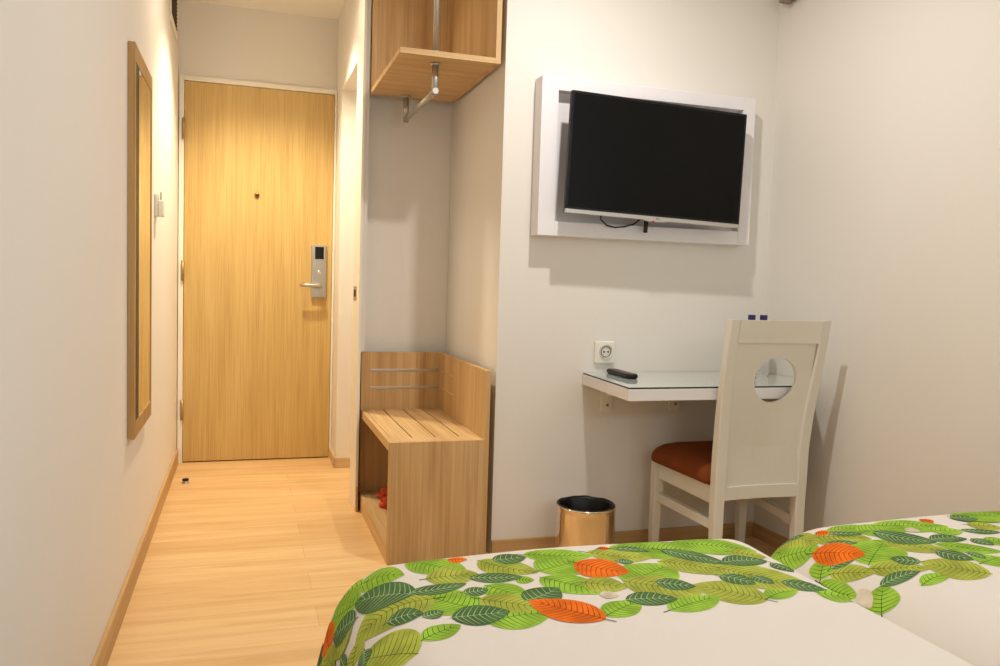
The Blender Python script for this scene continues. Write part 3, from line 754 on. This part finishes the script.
def add_leaf(m, bed, kind, bu, bv, tu, tv_, w, lvl):
    mu, mv = (bu+tu)/2, (bv+tv_)/2; bu += (bu-mu)*.10; bv += (bv-mv)*.10; tu += (tu-mu)*.12; tv_ += (tv_-mv)*.12; w = min(w*(1.08 if kind == 'D' else 1.28), (.022 if kind == 'D' else .030)+w*.6)
    d = Vector((tu-bu, tv_-bv)); L = d.length; d /= L; n_ = Vector((-d.y, d.x))
    bend = random.uniform(-.08, .08)*L
    base = .0006+.00021*lvl
    def P(t, s, o):
        c = math.sin(math.pi*t)*bend
        q = Vector((bu, bv))+d*(t*L)+n_*(s*w+c)
        return surf(bed, q.x, q.y, o)
    nt_ = max(12, int(L/.0055)); ns = 3
    im = m.mi(LM[kind]); iv = m.mi(LM[kind+'v']); is_ = m.mi(LM['S'])
    rows = []
    for i in range(nt_+1):
        t = i/nt_; ww = leaf_width(t) if 0 < i < nt_ else .02
        rows.append([m.bm.verts.new(P(t, ww*k/ns, base)) for k in range(-ns, ns+1)])
    for i in range(nt_):
        for k in range(2*ns):
            f = m.bm.faces.new([rows[i][k], rows[i+1][k], rows[i+1][k+1], rows[i][k+1]]); f.material_index = im; f.smooth = True
    def strip(fn, n, w0, w1, mat, o):
        pr = None
        for i in range(n+1):
            t = i/n; (ta, sa) = fn(t)
            (tb, sb_) = fn(min(1, t+.02)) if t < .98 else fn(t); (tc_, sc_) = fn(t-.02) if t > .02 else fn(t)
            dt, ds_ = (tb-tc_)*L, (sb_-sc_)*w; l_ = math.hypot(dt, ds_) or 1
            px_, py_ = -ds_/l_, dt/l_; hw = (w0+(w1-w0)*t)
            a = P(ta+px_*hw/L, sa+py_*hw/w, o); b__ = P(ta-px_*hw/L, sa-py_*hw/w, o)
            cur = (m.bm.verts.new(a), m.bm.verts.new(b__))
            if pr:
                f = m.bm.faces.new([pr[0], cur[0], cur[1], pr[1]]); f.material_index = mat
            pr = cur
    if kind == 'C': return
    vo = base+.00009
    strip(lambda t: (-.02+t*.98, 0), nt_, .0009, .0003, iv, vo)
    nv = max(5, int(L/.0115))
    for i in range(nv):
        t0 = .07+.80*i/nv
        for sg in (-1, 1):
            t1 = min(.97, t0+.17*(1-.3*t0)); s1 = leaf_width(t1)*.90
            strip(lambda t, t0=t0, t1=t1, s1=s1, sg=sg: (t0+(t1-t0)*(t**1.15), sg*s1*(t**.92)), 5, .00075, .0003, iv, vo)
    if random.random() < .6:
        strip(lambda t: (-.13+.14*t, 0), 4, .0011, .001, is_, vo)

def make_bed(idx, label, x_left, x_right):
    b = thing('bed', ((x_left+x_right)/2, .45, 0), label, 'bed')
    MB().box(x_left+.02, -.58, .06, x_right-.02, 1.49, .27, 'bedbase', .012, 3).build('bed_base', b)
    MB().box(x_left+(.045 if idx == 1 else .09), -.58, .272, x_right-.03, 1.50, .505, 'mattress', .11, 5).build('mattress', b)
    for (xx, yy) in ((x_left+.08, -.5), (x_right-.08, -.5), (x_left+.08, 1.40), (x_right-.08, 1.40)):
        MB().lathe([(0, 0), (.024, 0), (.03, .062), (0, .062)], 'black', (xx, yy, 0), 20).build('leg', b)
    m = MB(); im = m.mi('cover')
    x0, x1, y1, z, kl, kr = BEDS[idx]
    la = .47 if kl == 'open' else .24
    ra = .22
    us = [x0-la+i*.0125 for i in range(int((x1-x0+la+ra)/.0125)+1)]
    vs = [-.58+i*.05 for i in range(30)]; vs = [v for v in vs if v < .90]+[.90+i*.0125 for i in range(int((y1+.47-.90)/.0125)+1)]
    G = [[m.bm.verts.new(cloth(idx, u, v)) for v in vs] for u in us]
    for i in range(len(us)-1):
        for j in range(len(vs)-1):
            f = m.bm.faces.new([G[i][j], G[i+1][j], G[i+1][j+1], G[i][j+1]]); f.smooth = True; f.material_index = im
    # the printed leaf border
    placed = []
    mine = [l for l in LEAVES if l[0] == idx]
    def fill(kinds, n, ur, vr, tries=4000, gap=.035):
        k = 0; t = 0
        while k < n and t < tries:
            t += 1
            u, v = random.uniform(*ur), random.uniform(*vr); L = random.uniform(.07, .13); a = random.uniform(0, math.pi*2)
            bu, bv, tu, tv_ = u-L/2*math.cos(a), v-L/2*math.sin(a), u+L/2*math.cos(a), v+L/2*math.sin(a)
            if not (ur[0] < tu < ur[1] and ur[0] < bu < ur[1] and vr[0] < tv_ < vr[1] and vr[0] < bv < vr[1]): continue
            if any(math.hypot((q[2]+q[4])/2-u, (q[3]+q[5])/2-v) < gap for q in filled): continue
            filled.append((idx, random.choice(kinds), bu, bv, tu, tv_, L*random.uniform(.24, .34))); k += 1
    filled = []
    # below the frame and around the far sides the same print carries on
    vmax = y1+.45
    fill('LOKLLDOR', 70, (x0-.1, x1+.1), (1.50, vmax))
    if idx == 1: fill('LOKLDODR', 34, (x0-la+.01, x0-.20), (1.12, 1.5))
    else: fill('LOKLDODR', 46, (2.02, x1+.18), (1.12, 1.47))
    allv = filled+mine
    done = []
    for l in allv:
        c = Vector(((l[2]+l[4])/2, (l[3]+l[5])/2)); r = Vector((l[4]-l[2], l[5]-l[3])).length*.42
        lv = 0
        for (c2, r2, lv2) in done:
            if (c-c2).length < r+r2: lv = max(lv, lv2+1)
        lv = min(lv, 14); done.append((c, r, lv))
        add_leaf(m, l[0], l[1], l[2], l[3], l[4], l[5], l[6], lv)
    o = m.build('bed_cover', b, recalc=False)
    o['label'] = 'cream cover printed with green and orange leaves across the foot'
    return b
make_bed(1, 'nearer single bed with leaf-printed cream cover, beside the open floor', .505, 1.400)
make_bed(2, 'single bed with leaf-printed cream cover against the right wall', 1.425, 2.375)

# ------------------------------------------------------------------ lights
def area(name, loc, rot, size, power, col, size_y=None, shape='DISK', spread=180):
    l = bpy.data.lights.new(name, 'AREA'); l.energy = power; l.color = col; l.shape = shape; l.size = size
    if size_y: l.shape = 'RECTANGLE'; l.size_y = size_y
    l.spread = spread*D2R
    o = bpy.data.objects.new(name, l); COL.objects.link(o); o.location = loc; o.rotation_euler = rot
    return o
area('room_light', (1.44, 2.12, 2.42), (0, 0, 0), .06, 16.5, (1, .96, .91))
l = bpy.data.lights.new('corridor_downlight', 'SPOT'); l.energy = 125; l.color = (1, .86, .62); l.spot_size = 108*D2R; l.spot_blend = .8; l.shadow_soft_size = .04
o = bpy.data.objects.new('corridor_downlight', l); COL.objects.link(o); o.location = (.45, 4.06, 2.50)
area('corridor_fill', (.45, 3.6, 2.51), (0, 0, 0), .25, 5, (1, .88, .70), spread=150)
area('window_daylight', (R-.01, -.45, 1.65), (0, math.pi/2, 0), 1.3, 16, (.76, .88, 1), 1.05)
area('bedhead_light', (1.25, YB+.15, 1.7), (math.pi/2*.9, 0, 0), .8, 8, (.97, .98, 1), .3)  # added fill without a fixture, brightens the room from behind the beds
area('bathroom_light', (1.2, 4.1, 2.5), (0, 0, 0), .3, 3, (1, .86, .66))
w = bpy.data.worlds.new('world'); sc.world = w; w.use_nodes = True
w.node_tree.nodes['Background'].inputs['Color'].default_value = (.75, .85, 1, 1)
w.node_tree.nodes['Background'].inputs['Strength'].default_value = .5

# ------------------------------------------------------------------ camera
cam = bpy.data.cameras.new('camera'); cam.sensor_width = 36; cam.lens = 805*36/1000; cam.clip_start = .05
co = bpy.data.objects.new('camera', cam); COL.objects.link(co)
yaw, pit, rol = 17.656*D2R, -3.565*D2R, 1.745*D2R
Fv = Vector((math.sin(yaw)*math.cos(pit), math.cos(yaw)*math.cos(pit), math.sin(pit)))
Rv = Vector((math.cos(yaw), -math.sin(yaw), 0)); Uv = Rv.cross(Fv)
R2 = Rv*math.cos(rol)+Uv*math.sin(rol); U2 = -Rv*math.sin(rol)+Uv*math.cos(rol)
mx = Matrix((R2, U2, -Fv)).transposed().to_4x4(); mx.translation = (.353, 0, 1.056)
co.matrix_world = mx
sc.camera = co
sc.view_settings.view_transform = 'Standard'; sc.view_settings.look = 'None'; sc.view_settings.exposure = 0; sc.view_settings.gamma = 1
sc.cycles.use_denoising = True; sc.cycles.max_bounces = 8; sc.cycles.diffuse_bounces = 5
sc.cycles.sample_clamp_indirect = 8
